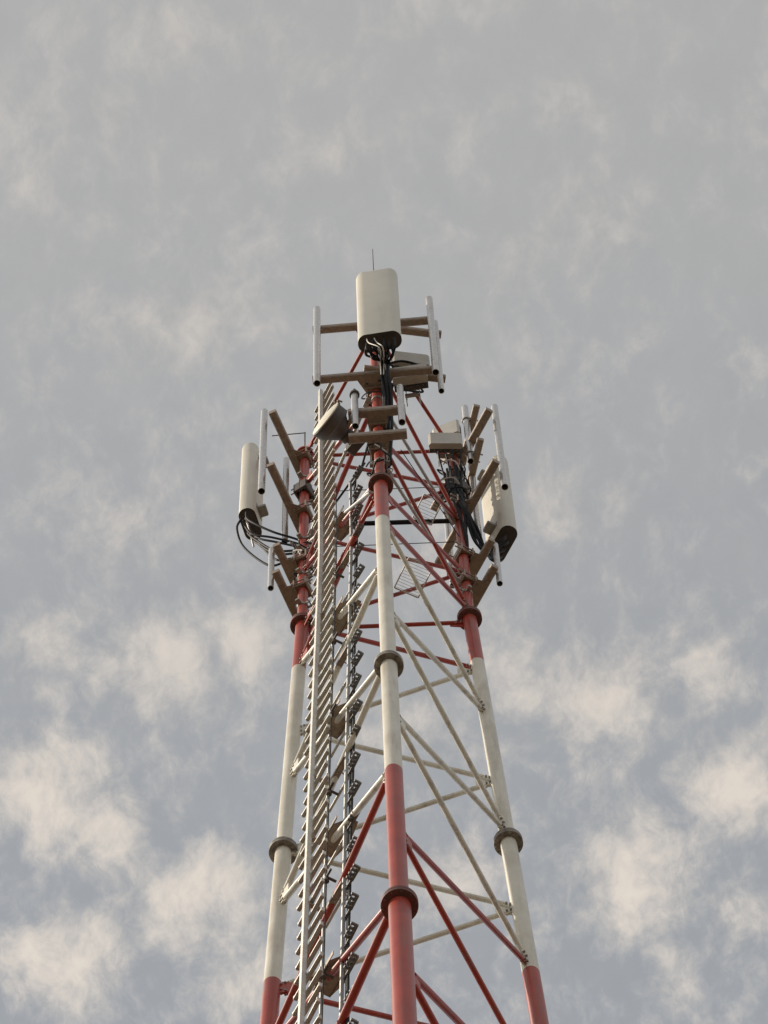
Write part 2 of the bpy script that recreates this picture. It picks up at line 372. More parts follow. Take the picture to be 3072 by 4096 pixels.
def band_mat(z):
    n = sum(1 for b in ZB if Z0 + z < b)
    return M['white'] if n % 2 else M['red']
def brace(ka, za, kb, zb, r=0.024, mm=None):
    a = leg(ka, za); b = leg(kb, zb); d = (b-a).normalized()
    a2 = a + d*(legr(za) + 0.05); b2 = b - d*(legr(zb) + 0.05)
    mm = mm or band_mat((za+zb)/2)
    bl = None; mb = MB(); mb.tube(a2 + d*0.05, b2 - d*0.05, r, n=14); ends = []
    for q, s_ in ((a2 + d*0.05, -1), (b2 - d*0.05, 1)):            # flattened bolted ends
        side = d.cross(UPZ).normalized(); w_ = side.cross(d)
        mb.box(q + d*s_*0.03, side*0.007, w_*(r*1.15), d*0.075)
        for e_ in (0.035, 0.08): ends.append((q + d*s_*e_ - side*0.032, q + d*s_*e_ + side*0.032))
    o = mb.build('brace', mm, tower)
    if (za+zb)/2 > -14:
        for e0, e1 in ends: MB().tube(e0, e1, 0.0125, n=6).build('bolt', M['bolt'], o, 0)
    for (p_, dd, z_, kk) in ((a, d, za, ka), (b, -d, zb, kb)):      # gusset plate welded to the leg
        h = V((dd.x, dd.y, 0)).normalized(); side = h.cross(UPZ)
        gm = MB(); c = p_ + h*(legr(z_) + 0.055)
        pr = [(-0.09, -0.125), (0.095, -0.07), (0.095, 0.07), (-0.09, 0.125)]
        off = side*0.012
        gm.loft([[c + h*x + UPZ*y + off - side*0.005 for x, y in pr], [c + h*x + UPZ*y + off + side*0.005 for x, y in pr]])
        gm.build('gusset', M['leg'], legs[kk])
    return o
def zig(ka, a0, kb, b0):                               # zigzag lacing of one face; nodes every 3 m on both legs
    pts = []
    for i in range(-2, 17):
        pts.append((ka, a0 - 3*i)); pts.append((kb, b0 - 3*i))
    pts = [q for q in pts if q[1] > BASE + 0.6 and q[1] < 7.8]
    pts.sort(key=lambda q: -q[1])
    prev = None
    for q in pts:
        z = min(q[1], 5.86)
        if prev and prev[0] != q[0]:
            r = 0.0245 if (z+prev[1])/2 > 0.1 else (0.0275 if z > -12 else 0.032)
            brace(prev[0], prev[1], q[0], z, r*(1.2 if ka == 'L' and kb == 'F' else 1.0))
        prev = (q[0], z)
zig('L', -1.25, 'F', -2.75)
zig('F', -1.25, 'R', -2.75)
zig('L', 0.0, 'R', -1.5)
for (a, b) in (('F', 'L'), ('F', 'R'), ('L', 'R')): brace(a, 5.93, b, 5.93, 0.024)
brace('L', -0.12, 'R', -0.12, 0.025, M['red'])
brace('L', -0.12, 'F', -0.12, 0.023, M['red'])
brace('F', -0.15, 'R', 1.40, 0.024, M['red'])
# thin guard wires strung between the rear legs, and two small rest gratings beside the right leg
for z in (4.55, 2.55): 
    a = leg('L', z); b = leg('R', z); MB().tube(a, b, 0.005, n=6).build('guard_wire', M['cable'], tower)
MB().tube(leg('F', 2.1) + V((0.25, 0.3, 0)), leg('R', 2.6), 0.006, n=6).build('guard_wire', M['cable'], tower)
def grating(c, ux, uy, nx, ny, sx, sy):
    t = V(c); fr = MB()
    for s_ in (-1, 1):
        fr.box(t + uy*(s_*sy), ux*sx, uy*0.006, UPZ*0.010); fr.box(t + ux*(s_*sx), uy*(sy-0.006), ux*0.006, UPZ*0.009)
    fo = fr.build('rest_grating', M['rail'], tower)
    bar = MB().tube(-uy*(sy-0.004), uy*(sy-0.004), 0.0026, n=6).mesh('bar', M['rail'])
    for i in range(nx): place(bar, 'bar', fo, Matrix.Translation(t + ux*(sx*(2*(i+0.5)/nx-1))))
    return fo
gx = V((0.45, -0.89, 0)); gy = V((0.89, 0.45, 0))
grating(leg('R', 3.05) + V((-0.38, -0.24, 0)), gx, gy, 8, 2, 0.16, 0.12)
grating(leg('R', 0.85) + V((-0.60, -0.20, 0)), gx, gy, 11, 2, 0.20, 0.15)

# ---------------------------------------------------------------- ladder and cable tray on the left front face
def face(s, d, z):                                     # s along L>F from the face middle, d outward
    a = leg('L', z); b = leg('F', z); e = (b-a).normalized(); n = V((-0.866, -0.5, 0))
    n = (n - e*n.dot(e)).normalized(); return (a+b)/2 + e*s + n*d
fe = (leg('F', 0) - leg('L', 0)).normalized(); fn = V((fe.y, -fe.x, 0))
if fn.dot(V((-0.866, -0.5, 0))) < 0: fn = -fn
LS, LD = -0.075, 0.17
ladder = thing('climbing_ladder', 'galvanised single-rail climbing ladder with dense rungs on the left front face', 'ladder', face(LS, LD, BASE))
LT = 5.95
rb = MB()
for (z1, z2) in ((BASE, 0.0), (0.0, LT)):
    a = face(LS, LD+0.055, z1); b = face(LS, LD+0.055, z2); ax = (b-a).normalized()
    # lipped channel rail: web and two flanges
    for (q, ex, ey) in ((fn*0.016, fe*0.007, fn*0.003), (fe*0.016, fe*0.004, fn*0.019), (-fe*0.016, fe*0.004, fn*0.019), (-fn*0.02, fe*0.0115, fn*0.012)):
        rb.box((a+b)/2 + q, ex, ey, (b-a)/2)
rb.build('rail', M['rail'], ladder)
RW = 0.24
rung = MB()
rung.box((0, 0, 0), fe*RW, fn*0.020, UPZ*0.003)
rung.box(fn*0.017 - UPZ*0.0115, fe*RW, fn*0.003, UPZ*0.0085); rung.box(-fn*0.017 - UPZ*0.0115, fe*RW, fn*0.003, UPZ*0.0085)
for s_ in (-1, 1): rung.box(fe*(s_*(RW+0.003)) + UPZ*0.012, fe*0.004, fn*0.016, UPZ*0.034)
rme = rung.mesh('rung', M['rail'], 0)
z = LT - 0.12
while z > BASE + 0.3:
    place(rme, 'rung', ladder, Matrix.Translation(face(LS, LD, z)) @ Matrix.Rotation(random.uniform(-0.03, 0.03), 4, fn) @ Matrix.Rotation(random.uniform(-0.05, 0.05), 4, UPZ)); z -= 0.312

tray = thing('cable_ladder', 'grey vertical cable ladder with toothed cable clamps behind the climbing ladder', 'cable ladder', face(0.03, 0.0, BASE))
TT = 1.9; TL, TR_ = -0.155, 0.245
for s_ in (TL, TR_):
    mb = MB()
    for (z1, z2) in ((BASE, 0.0), (0.0, TT)):
        a = face(s_, 0.0, z1); b = face(s_, 0.0, z2); sg = 1 if s_ == TL else -1
        mb.box((a+b)/2, fe*0.003, fn*0.016, (b-a)/2); mb.box((a+b)/2 + fe*(0.010*sg) + fn*0.0135, fe*0.007, fn*0.0025, (b-a)/2)
        mb.box((a+b)/2 + fe*(0.010*sg) - fn*0.0135, fe*0.007, fn*0.0025, (b-a)/2)
    mb.build('rail', M['tray'], tray)
rw = (TR_-TL)/2
rgm = MB().box((0, 0, 0), fe*rw, fn*0.012, UPZ*0.012).mesh('rung', M['rail'], 0)
tm = MB()                                              # saddle clamp with three teeth that hold the feeders
tm.box(fe*0.10, fe*0.125, fn*0.012, UPZ*0.008)           # arm along the face, then a comb with four teeth
tm.box(fe*0.185 - fn*0.004, fe*0.075, fn*0.012, UPZ*0.016)
for i in range(4): tm.box(fe*(0.118 + 0.045*i) + fn*0.030, fe*0.010, fn*0.026, UPZ*0.014)
for i in range(3): tm.ring(fe*(0.140 + 0.045*i) + fn*0.028, UPZ, 0.016, 0.005, 10, 5, 0, 2*math.pi)
tme = tm.mesh('cable_clamp', M['clamp'])
z = TT - 0.1; i = 0
while z > BASE + 0.3:
    if i % 2: place(rgm, 'rung', tray, Matrix.Translation(face((TL+TR_)/2, -0.02, z - 0.05)))
    place(tme, 'cable_clamp', tray, Matrix.Translation(face(TR_ - 0.01, -0.02, z)) @ Matrix.Rotation(random.uniform(-0.06, 0.06), 4, UPZ))
    z -= 0.66 + random.uniform(-0.05, 0.05); i += 1
# support brackets where the zigzag braces pass
def bracket(z, big):
    mb = MB(); c = face(0.04, 0.0, z)
    if big:
        pr = [(-0.21, 0.075), (0.10, 0.075), (0.23, -0.03), (0.23, -0.12), (0.0, -0.15), (-0.21, -0.09)]
        mb.loft([[c + fe*x + fn*y + UPZ*h for x, y in pr] for h in (-0.005, 0.005)])
        mb.box(c + fn*0.075 + UPZ*0.03, fe*0.17, fn*0.004, UPZ*0.035)
        mb.box(c - fn*0.09 - fe*0.02 + UPZ*0.035, fe*0.19, fn*0.004, UPZ*0.04)
        mb.box(c + fn*0.14 - fe*0.12, fe*0.02, fn*0.075, UPZ*0.02)
    else:
        mb.box(c + fe*0.0, fe*0.20, fn*0.03, UPZ*0.005); mb.box(c + fn*0.03 + UPZ*0.02, fe*0.20, fn*0.004, UPZ*0.025)
        mb.box(c + fn*0.12 - fe*0.12, fe*0.018, fn*0.09, UPZ*0.018); mb.ring(c - fn*0.05 + fe*0.08, UPZ, 0.04, 0.007, 12, 5)
    for x in (-0.12, 0.02, 0.13): mb.tube(c + fe*x + UPZ*-0.03, c + fe*x + UPZ*0.03, 0.011, n=6)
    mb.build('support_bracket', M['beam'], tray)
zb_ = -2.0
for i in range(-2, 15):
    zz_ = -2.0 - 3*i
    if BASE + 1 < zz_ < 1.9: bracket(zz_, True)
    if BASE + 1 < zz_ - 1.5 < 1.9: bracket(zz_ - 1.5, False)
# feeders clipped to the tray
feed = thing('cable_bundle', 'black feeder cables clipped along the right rail of the cable ladder', 'cable bundle', face(TR_ + 0.07, -0.06, BASE), 'cable bundles on the tower')
for i in range(2):
    mb = MB(); s_ = TR_ + 0.022 + 0.03*i
    mb.sweep([*[face(s_ + random.uniform(-0.006, 0.006), -0.035 + random.uniform(-0.008, 0.008), zz_) for zz_ in (BASE+0.2, -40, -35, -30, -26, -22, -18, -15, -13, -11, -9.5, -8, -6.5, -5, -3.5, -2, -0.5, 0.6)], face(s_ - 0.02*i, -0.05, TT+0.1), face(s_ - 0.05*i, -0.15, TT + 0.7), leg('F' if i == 1 else 'L', TT+1.7) + V((0.06, 0.25 - 0.2*i, 0))], 0.0135, 8, 6)
    mb.build('cable', M['cable'], feed)
sw = thing('safety_wire', 'thin steel fall-arrest wire hanging between ladder and cable ladder', 'wire', face(0.06, 0.09, BASE))
mb = MB()
for (z1, z2) in ((BASE, 0.0), (0.0, 2.2)): mb.tube(face(0.06, 0.09, z1), face(0.06, 0.09, z2), 0.0055, n=6)
mb.build('wire', M['cable'], sw)
gm = MB(); gm.lathe((0, 0, 0), UPZ, [(0.0, -0.07), (0.028, -0.065), (0.012, 0.01), (0.02, 0.03), (0.0, 0.035)], 8)
gm.box(fe*0.04 + UPZ*0.03, fe*0.05, fn*0.01, UPZ*0.012); gm.box(-fn*0.05 + UPZ*0.03, fe*0.012, fn*0.05, UPZ*0.008)
gme = gm.mesh('wire_guide', M['dark'])
for i in range(15):
    zz_ = -0.9 - 2.05*i
    if zz_ > BASE + 1: place(gme, 'wire_guide', sw, Matrix.Translation(face(0.06, 0.09, zz_)))

# ---------------------------------------------------------------- antenna mounts
def ubolt(mb, c, rad, back):                           # u-bolt round an upright pipe, back: direction of its plate
    b = V(back).normalized(); s_ = b.cross(UPZ); pts = []
    for i in range(9):
        t = math.pi*i/8; pts.append(c + s_*math.cos(t)*rad - b*math.sin(t)*rad)
    pts = [c + s_*rad + b*0.15] + pts + [c - s_*rad + b*0.15]
    for p_, q in zip(pts[:-1], pts[1:]): mb.tube(p_, q, 0.0095, n=6)
def mount(k, u, o, zs, half, off, label, pipes, beam_r=0.045, name='antenna_mount', skew=0.0, span=None, plate=0.13, gap=0.004):
    """two level box beams clamped to a leg; pipes: (position along the beam, z from, z to, label)"""
    c0 = leg(k, zs[0]); t = thing(name, label, 'antenna mount', c0, 'steel antenna mounts on the tower legs')
    for z in zs:
        c = leg(k, z); bc = c + o*off; lo, hi = span or (-half, half)
        mb = MB(); mb.box(bc + u*((lo+hi)/2), o*beam_r, UPZ*beam_r, u*((hi-lo)/2), 0.012); bo = mb.build('beam', M['beam'], t)
        em = MB()
        for e in (lo, hi): em.box(bc + u*(e + (0.004 if e > 0 else -0.004)), o*(beam_r-0.006), UPZ*(beam_r-0.006), u*0.004)
        em.build('end_cap', M['dark'], bo)
        # clamp: two plates either side of the leg, stub plates and bolts
        lr = legr(z)
        pm = MB(); pw = plate
        for s_ in (1, -1): pm.box(c + o*(s_*(lr+0.014)), u*pw, o*0.008, UPZ*0.10)
        pr = [(-pw, lr+0.02), (pw, lr+0.02), (pw*0.55, off-beam_r), (-pw*0.55, off-beam_r)]
        if off - beam_r > lr + 0.03:
            for h in (-0.05, 0.05): pm.loft([[c + u*x + o*y + UPZ*(h+g_) for x, y in pr] for g_ in (-0.005, 0.005)])
        gw = 0.30 if half > 0.5 else 0.17                  # flat gusset plate under the beam, tapering to the leg
        hz_ = -beam_r - 0.007; pr2 = [(-gw, off + beam_r*0.8), (gw, off + beam_r*0.8), (gw*0.75, off - beam_r*0.4), (0.10, -lr*0.6), (0.07, -lr-0.03), (-0.07, -lr-0.03), (-0.10, -lr*0.6), (-gw*0.75, off - beam_r*0.4)]
        if name == 'antenna_mount' and span is None:
            MB().loft([[c + u*x + o*y + UPZ*(hz_ + g_) for x, y in pr2] for g_ in (-0.005, 0.005)]).build('gusset_plate', M['beam'], t)
        bm_ = pm
        for x in (-pw*0.8, pw*0.8):
            for h in (-0.07, 0.07): bm_.tube(c + u*x - o*(lr+0.10) + UPZ*h, c + u*x + o*(lr+0.05) + UPZ*h, 0.009, n=6)
        pm.build('clamp', M['beam'], t)
    for (x, za, zb2, pr_) in pipes:
        po = off + beam_r + pr_ + gap
        pc = leg(k, zs[0]) + o*po + u*x; a = V((pc.x, pc.y, Z0+za)); b = V((pc.x, pc.y, Z0+zb2))
        ob = MB().hollow(a, b, pr_*0.93).build('pipe', M['pipe'], t)
        um = MB()
        for z in zs:
            q = V((pc.x, pc.y, Z0+z))
            for h in (-0.03, 0.03): ubolt(um, q + UPZ*h, pr_+0.008, -o)
            um.box(q - o*(pr_ + 2*beam_r + gap + 0.008), u*(pr_+0.03), o*0.006, UPZ*0.055)
            if gap > 0.02: um.box(q - o*(pr_ + gap/2), u*(pr_+0.035), o*(gap/2), UPZ*0.055)
        um.build('u_bolt', M['bolt'], ob)
        sm = MB()                                       # thicker socket at the foot
        sm.hollow(a - UPZ*0.002, a + UPZ*min(0.75, (zb2-za)*0.28), pr_*1.13, 0.016)
        sm.build('socket', M['pipe'], ob)
        MB().hollow(b - UPZ*0.05, b + UPZ*0.16, pr_*0.66, 0.005).build('spigot', M['pipe'], ob)
    return t
def rrect(w, d, r, n=5):
    pts = []
    for (cx, cy, a0) in ((w-r, d-r, 0), (-w+r, d-r, 90), (-w+r, -d+r, 180), (w-r, -d+r, 270)):
        for i in range(n+1):
            a = R(a0 + 90*i/n); pts.append((cx + r*math.cos(a), cy + r*math.sin(a)))
    return pts
def panel_antenna(k, u, o, x, off, za, zb2, w, d, label, tilt=0.0, nconn=8):
    """long radome facing o; its back plane lies off from the leg axis"""
    c = leg(k, (za+zb2)/2) + o*(off + d/2) + u*x; h = (zb2-za)/2; c.z = Z0 + (za+zb2)/2
    ax = (UPZ*math.cos(tilt) + o*math.sin(tilt)).normalized(); oo = (o - ax*o.dot(ax)).normalized()
    base = c - ax*h
    t = thing('panel_antenna', label, 'antenna', base, 'tall panel antennas')
    pr = rrect(w/2, d/2, min(w, d)*0.47, 8)
    def ring(s_, z): return [c + u*(x_*s_) + oo*(y_*s_) + ax*z for x_, y_ in pr]
    mb = MB(); mb.loft([ring(1, -h), ring(1, h-0.05), ring(0.985, h-0.02), ring(0.94, h-0.004), ring(0.86, h)], False, True)
    mb.build('radome', M['radome'], t, 40)
    lip = MB(); lip.loft([ring(1.004, -h), ring(1.008, -h+0.005), ring(1.008, -h+0.03), ring(1.002, -h+0.034)], False, False); lip.build('edge_trim', M['radome'], t)
    eb = MB(); eb.loft([ring(0.80, -h+0.004), ring(0.97, -h+0.002), ring(0.985, -h+0.02)], True, False); eo = eb.build('bottom_cap', M['dark'], t)
    for i in range(nconn):
        cx = (-0.36 + 0.72*((i//2) + 0.5)/(nconn/2))*w; cy = (-0.15 if i % 2 else 0.16)*d
        q = c + u*cx + oo*cy - ax*h
        m2 = MB(); m2.tube(q + ax*0.01, q - ax*0.055, 0.017, n=10); m2.tube(q - ax*0.055, q - ax*0.09, 0.012, n=8); m2.build('connector', M['dark'], eo)
    for z in (-h*0.72, h*0.72):
        bm_ = MB(); q = c - oo*(d/2 + 0.05) + ax*z
        bm_.box(q, u*0.07, oo*0.055, ax*0.03, 0.01); bm_.box(q + oo*0.05, u*0.10, oo*0.006, ax*0.06); bm_.build('bracket', M['bolt'], t)
    return t, c, ax, oo, h
a3 = R(-2.5)
FU, FO = V((math.cos(a3), math.sin(a3), 0)), V((math.sin(a3), -math.cos(a3), 0))
LU, LO = V((0.36, 0.933, 0)), V((-0.933, 0.36, 0))
RU, RO = V((-0.50, 0.866, 0)), V((0.866, 0.50, 0))
Z_HI, Z_LO = 5.50, 3.45
mount('F', FU, FO, (Z_HI, Z_LO), 0.74, 0.20, 'wide two-beam steel mount behind the large top antenna', [(-0.68, 3.02, 6.08, 0.046), (0.715, 3.05, 6.1, 0.046), (0.09, 3.55, 6.30, 0.044)])
mount('L', LU, LO, (5.80, 3.75), 0.74, 0.115, 'two-beam steel mount on the left leg carrying the left antenna', [(-0.67, 3.10, 6.17, 0.046), (0.66, 3.05, 6.25, 0.042), (0.0, 3.05, 6.1, 0.042)], gap=0.045, beam_r=0.049)
mount('R', RU, RO, (5.72, 3.72), 0.74, 0.115, 'two-beam steel mount on the right leg carrying the right antenna', [(-0.66, 3.15, 6.25, 0.046), (0.66, 2.95, 6.0, 0.042), (0.0, 3.05, 6.1, 0.042)], gap=0.045, beam_r=0.049)
S_HI, S_LO = 2.05, 1.15
mount('F', FU, FO, (S_HI, S_LO), 0.33, 0.19, 'short two-beam mount under the top antenna, holding the round dish', [(-0.245, 1.28, 2.42, 0.044), (0.285, 1.28, 2.6, 0.044)], plate=0.11, beam_r=0.052)
mount('L', LU, LO, (S_HI, S_LO), 0.33, 0.20, 'short two-beam mount low on the left leg with one upright pipe', [(-0.26, 0.85, 2.15, 0.038)], plate=0.11)
mount('R', RU, RO, (S_HI, S_LO), 0.33, 0.20, 'short two-beam mount low on the right leg with one upright pipe', [(-0.26, 0.85, 2.15, 0.038)], plate=0.11)

a4 = R(-6.5)
AF = panel_antenna('F', V((math.cos(a4), math.sin(a4), 0)), V((math.sin(a4), -math.cos(a4), 0)), 0.125, 0.42, 3.66, 6.38, 0.52, 0.225, 'large off-white panel antenna at the very top, facing the viewer')
AL = panel_antenna('L', V((0.27, 0.963, 0)), V((-0.963, 0.27, 0)), -0.02, 0.575, 3.93, 6.48, 0.42, 0.21, 'off-white panel antenna at far left, seen from its side', nconn=6)
AR = panel_antenna('R', RU, RO, -0.02, 0.45, 3.12, 5.8, 0.50, 0.22, 'off-white panel antenna at far right behind the mount', nconn=6)

# ---------------------------------------------------------------- radios, dish and small fittings
def radio(c, f, label, w=0.42, h=0.46, d=0.15, roll_=0.0):
    f = V(f).normalized(); s_ = UPZ.cross(f).normalized(); upv = f.cross(s_)
    c = V(c); t = thing('remote_radio_unit', label, 'radio unit', c - upv*(h/2), 'box-shaped radio units')
    hm = MB(); hm.box(c + f*(d*0.28), s_*(w/2), f*(d*0.22), upv*(h/2), 0.025); 
    hm.build('front_cover', M['radio'], t)
    bm_ = MB(); bm_.box(c - f*(d*0.1), s_*(w/2-0.008), f*(d*0.16), upv*(h/2-0.01)); ho = bm_.build('housing', M['dark'], t)
    fin = MB().box((0, 0, 0), s_*0.004, f*(d*0.14), upv*(h/2-0.02)).mesh('cooling_fin', M['shroud'], 0)
    for i in range(10): place(fin, 'cooling_fin', ho, Matrix.Translation(c - f*(d*0.39) + s_*((i-4.5)/10*(w-0.03))))
    cn = MB().tube((0, 0, 0), -upv*0.06, 0.015, n=10).mesh('connector', M['dark'])
    for i in range(5): place(cn, 'connector', t, Matrix.Translation(c - upv*(h/2-0.012) + s_*((i-2)/5*w*0.8) - f*(d*0.05)))
    for z in (-0.3, 0.3):
        m2 = MB(); m2.box(c - f*(d*0.53 + 0.02) + upv*(h*z), s_*0.09, f*0.018, upv*0.03)
        for x in (-0.08, 0.08): m2.tube(c - f*(d*0.5) + upv*(h*z) + s_*x, c - f*(d*0.5+0.16) + upv*(h*z) + s_*x, 0.007, n=6)
        m2.build('bracket', M['bolt'], t)
    hd = MB(); hd.sweep([c + upv*(h/2) - s_*0.08, c + upv*(h/2+0.05) - s_*0.06, c + upv*(h/2+0.05) + s_*0.06, c + upv*(h/2) + s_*0.08], 0.008, 6, 5); hd.build('handle', M['dark'], t)
    return t
# frame to the right of the front leg that carries two radios
QU = V((0.985, 0.17, 0)).normalized(); QO = V((QU.y, -QU.x, 0))
mount('F', QU, QO, (5.75, 3.92), 0.5, 0.105, 'side mount right of the front leg carrying two radio units', [(0.74, 3.15, 5.95, 0.038)], span=(-0.16, 0.82), plate=0.12)
cF = leg('F', 4.7)
radio(cF + QU*0.42 + QO*0.045 - UPZ*0.14, QO, 'upper radio unit on the side mount right of the top antenna', 0.46, 0.40, 0.16)
radio(cF + QU*0.41 + QO*0.05 - UPZ*0.82, V((-0.10, -1, 0)), 'lower radio unit partly hidden behind cables under the top antenna', 0.42, 0.42, 0.24)
# radios on the right leg, on a short upright
RP = leg('R', 6.0) + V((0.20, -0.16, 0))
tr = thing('radio_pipe_mount', 'short upright pipe with arms at the right leg carrying two radios', 'antenna mount', RP, 'steel antenna mounts on the tower legs')
MB().hollow(V((RP.x, RP.y, Z0+5.0)), V((RP.x, RP.y, Z0+7.15)), 0.042).build('pipe', M['pipe'], tr)
ARM = V((-0.26, 0.966, 0))
for z in (5.25, 6.6):
    mb = MB(); q = V((RP.x, RP.y, Z0+z)) + V((0.075, 0.03, 0)); mb.box(q + ARM*0.16, ARM.cross(UPZ)*0.042, UPZ*0.042, ARM*0.40, 0.01); mb.build('arm', M['beam'], tr)
    um = MB(); ubolt(um, V((RP.x, RP.y, Z0+z)), 0.05, V((1, 0.4, 0))); um.build('u_bolt', M['bolt'], tr)
lgR = leg('R', 5.6)
radio(V((RP.x, RP.y, 0)) + V((-0.295, -0.05, Z0+5.55)), V((0.05, -1, 0)), 'front radio unit with flat grey cover at the right leg top', 0.42, 0.42, 0.17)
radio(V((RP.x, RP.y, 0)) + V((-0.25, 0.08, Z0+6.30)), V((-0.35, -0.93, 0)), 'slanted radio unit behind the front one at the right leg top', 0.36, 0.48, 0.16)

# round microwave dish on the left upright of the short front mount
DN = V((-0.75, -0.65, 0.10)).normalized()
dp = leg('F', 0) + FO*0.29 + FU*(-0.245)
DC = V((dp.x, dp.y, Z0+1.78)) + V((-0.345, 0.06, 0))
dish = thing('microwave_dish', 'round cream-faced microwave dish in a dark shroud, turned to the left', 'dish antenna', DC, None)
DR = 0.232
mb = MB(); mb.lathe(DC, DN, [(0.0, 0.028), (DR*0.5, 0.024), (DR*0.85, 0.012), (DR*0.985, 0.0), (DR, -0.012), (DR, -0.02)], 40); mb.build('radome', M['dish'], dish)
mb = MB(); mb.lathe(DC, DN, [(DR, -0.012), (DR+0.006, -0.015), (DR+0.006, -0.03), (DR-0.002, -0.032), (DR-0.002, -0.13), (DR+0.004, -0.14), (DR-0.05, -0.165), (0.12, -0.25), (0.06, -0.31), (0.0, -0.31)], 40); mb.build('shroud', M['shroud'], dish)
mb = MB(); q = DC - DN*0.38; sd = DN.cross(UPZ); mb.lathe(DC, DN, [(0.09, -0.30), (0.09, -0.36), (0.06, -0.37), (0.06, -0.40)], 20)
mb.box(q - DN*0.07, sd*0.12, UPZ*0.13, DN*0.055, 0.02); ro = mb.build('radio', M['dark'], dish)
fm = MB().box((0, 0, 0), sd*0.11, UPZ*0.003, DN*0.02).mesh('cooling_fin', M['dark'], 0)
for i in range(7): place(fm, 'cooling_fin', ro, Matrix.Translation(q - DN*0.145 + UPZ*(-0.1 + 0.033*i)))
mb = MB(); mb.box((DC - DN*0.27 + V((dp.x, dp.y, DC.z)))/2, (V((dp.x, dp.y, DC.z)) - DC + DN*0.27)/2, DN.cross(UPZ).cross(UPZ)*0.02, UPZ*0.06)
mb.build('bracket', M['beam'], dish)
mb = MB(); mb.sweep([DC - DN*0.02 - sd*(DR+0.01), DC + DN*0.02 - sd*(DR+0.03), DC - DN*0.03 - sd*(DR+0.05)], 0.012, 6, 5); mb.build('rim_hook', M['beam'], dish)
mb = MB(); tq = V((dp.x, dp.y, Z0+2.46)); mb.lathe(tq, UPZ, [(0.0, 0.18), (0.018, 0.17), (0.022, 0.10), (0.06, 0.0), (0.06, -0.04), (0.0, -0.05)], 14); mb.build('pole_cap', M['dark'], dish)

# lightning rod and bent earth rod
lr_ = thing('lightning_rod', 'thin pointed lightning rod rising behind the large top antenna', 'lightning rod', leg('F', 6.0) + V((0.03, 0.06, 0)))
b0 = leg('F', 5.2) + V((0.03, 0.085, 0)); mb = MB(); mb.tube(b0, b0 + UPZ*2.6, 0.012, n=8); mb.tube(b0 + UPZ*2.6, b0 + UPZ*4.75, 0.008, 0.005, n=8); mb.build('rod', M['dark'], lr_)
mb = MB(); mb.ring(b0 + UPZ*0.3 - V((0.03, 0.085, 0)), UPZ, 0.07, 0.008, 16, 5); mb.ring(b0 + UPZ*0.7 - V((0.03, 0.085, 0)), UPZ, 0.07, 0.008, 16, 5); mb.build('clamp', M['bolt'], lr_)
q = leg('L', 6.02); mb = MB(); mb.tube(q, q + UPZ*0.85, 0.009, n=8); mb.tube(q + UPZ*0.85, q + UPZ*0.85 + V((-0.42, 0.02, 0)), 0.007, n=8); mb.lathe(q + UPZ*0.85, UPZ, [(0.0, 0.012), (0.012, 0.0), (0.0, -0.012)], 8)
tag(mb.build('earth_rod', M['dark']), 'thin bent rod standing on the cap of the left leg', 'rod')

# ---------------------------------------------------------------- stay tubes from the front leg to the right mounts
def stay(a, b, label):
    t = MB(); d = (b-a).normalized(); t.tube(a, b, 0.020, n=12); t.box(a, d*0.06, d.cross(UPZ).normalized()*0.03, UPZ*0.01); t.box(b, d*0.06, d.cross(UPZ).normalized()*0.03, UPZ*0.01)
    tag(t.build('stay_tube', M['tray']), label, 'stay tube', 'grey stay tubes between the legs')
stay(leg('F', 2.55) + V((0.13, 0.02, 0)), leg('R', 3.15) + V((-0.09, -0.05, 0)), 'upper grey stay tube running from front leg to right leg')
stay(leg('F', 0.45) + V((0.10, 0.02, 0)), leg('R', 1.05) + V((-0.09, -0.05, 0)), 'lower grey stay tube running from front leg to right leg')

stay(leg('F', 3.0) + V((-0.12, 0.0, 0)), leg('L', 2.85) + V((0.08, -0.06, 0)), 'upper grey stay tube running from front leg to left leg')
stay(leg('F', -0.1) + V((-0.12, 0.05, 0)), leg('L', 2.6) + V((0.08, -0.06, 0)), 'steep grey stay tube rising from the front flange to the left leg')
# ---------------------------------------------------------------- cables
BUNDLES = {}
def cable(pts, r, m, label, group, jitter=0.0):
    """a loose cable is a thing; cables tied into a bundle are its parts"""
    if group:
        if group not in BUNDLES: BUNDLES[group] = thing('cable_bundle', label, 'cable bundle', V(pts[0]), 'cable bundles on the tower')
        mb = MB(); mb.sweep([V(q) + V((random.uniform(-1, 1), random.uniform(-1, 1), random.uniform(-1, 1)))*jitter for q in pts], r, 8, 8)
        return mb.build('cable', M[m], BUNDLES[group])
    mb = MB(); mb.sweep([V(q) + V((random.uniform(-1, 1), random.uniform(-1, 1), random.uniform(-1, 1)))*jitter for q in pts], r, 8, 8)
    return tag(mb.build('jumper_cable', M[m]), label, 'cable', group)
# bundle from the top antenna down the right side of the front leg
c, ax, oo, h = AF[1:]
for i in range(12):
    s_ = (i-5.5)/11; bot = c - ax*(h+0.05) + FU*(s_*0.34) + oo*(0.04 if i % 2 else -0.04)
    l1 = lambda z, dx, dy: leg('F', z) + V((dx, dy, 0))
    dx = 0.075 + 0.026*(i % 4); dy = -0.06 + 0.03*(i // 4)
    cable([bot, bot - UPZ*(0.16 + 0.04*(i % 3)) + V((0, 0.05, 0)), l1(3.5 - 0.05*(i % 3), dx*0.9 + s_*0.03, dy - 0.30), l1(3.0, dx, dy - 0.24), l1(2.65, dx + 0.01, dy - 0.10), l1(2.1, dx, dy + 0.04), l1(1.2, dx*0.8, dy + 0.16), l1(0.4, dx*0.6 - 0.08, 0.2)],
          0.0145, 'cable', 'black cable bundle from the top antenna down the front leg', 'black jumpers down the front leg', 0.012)
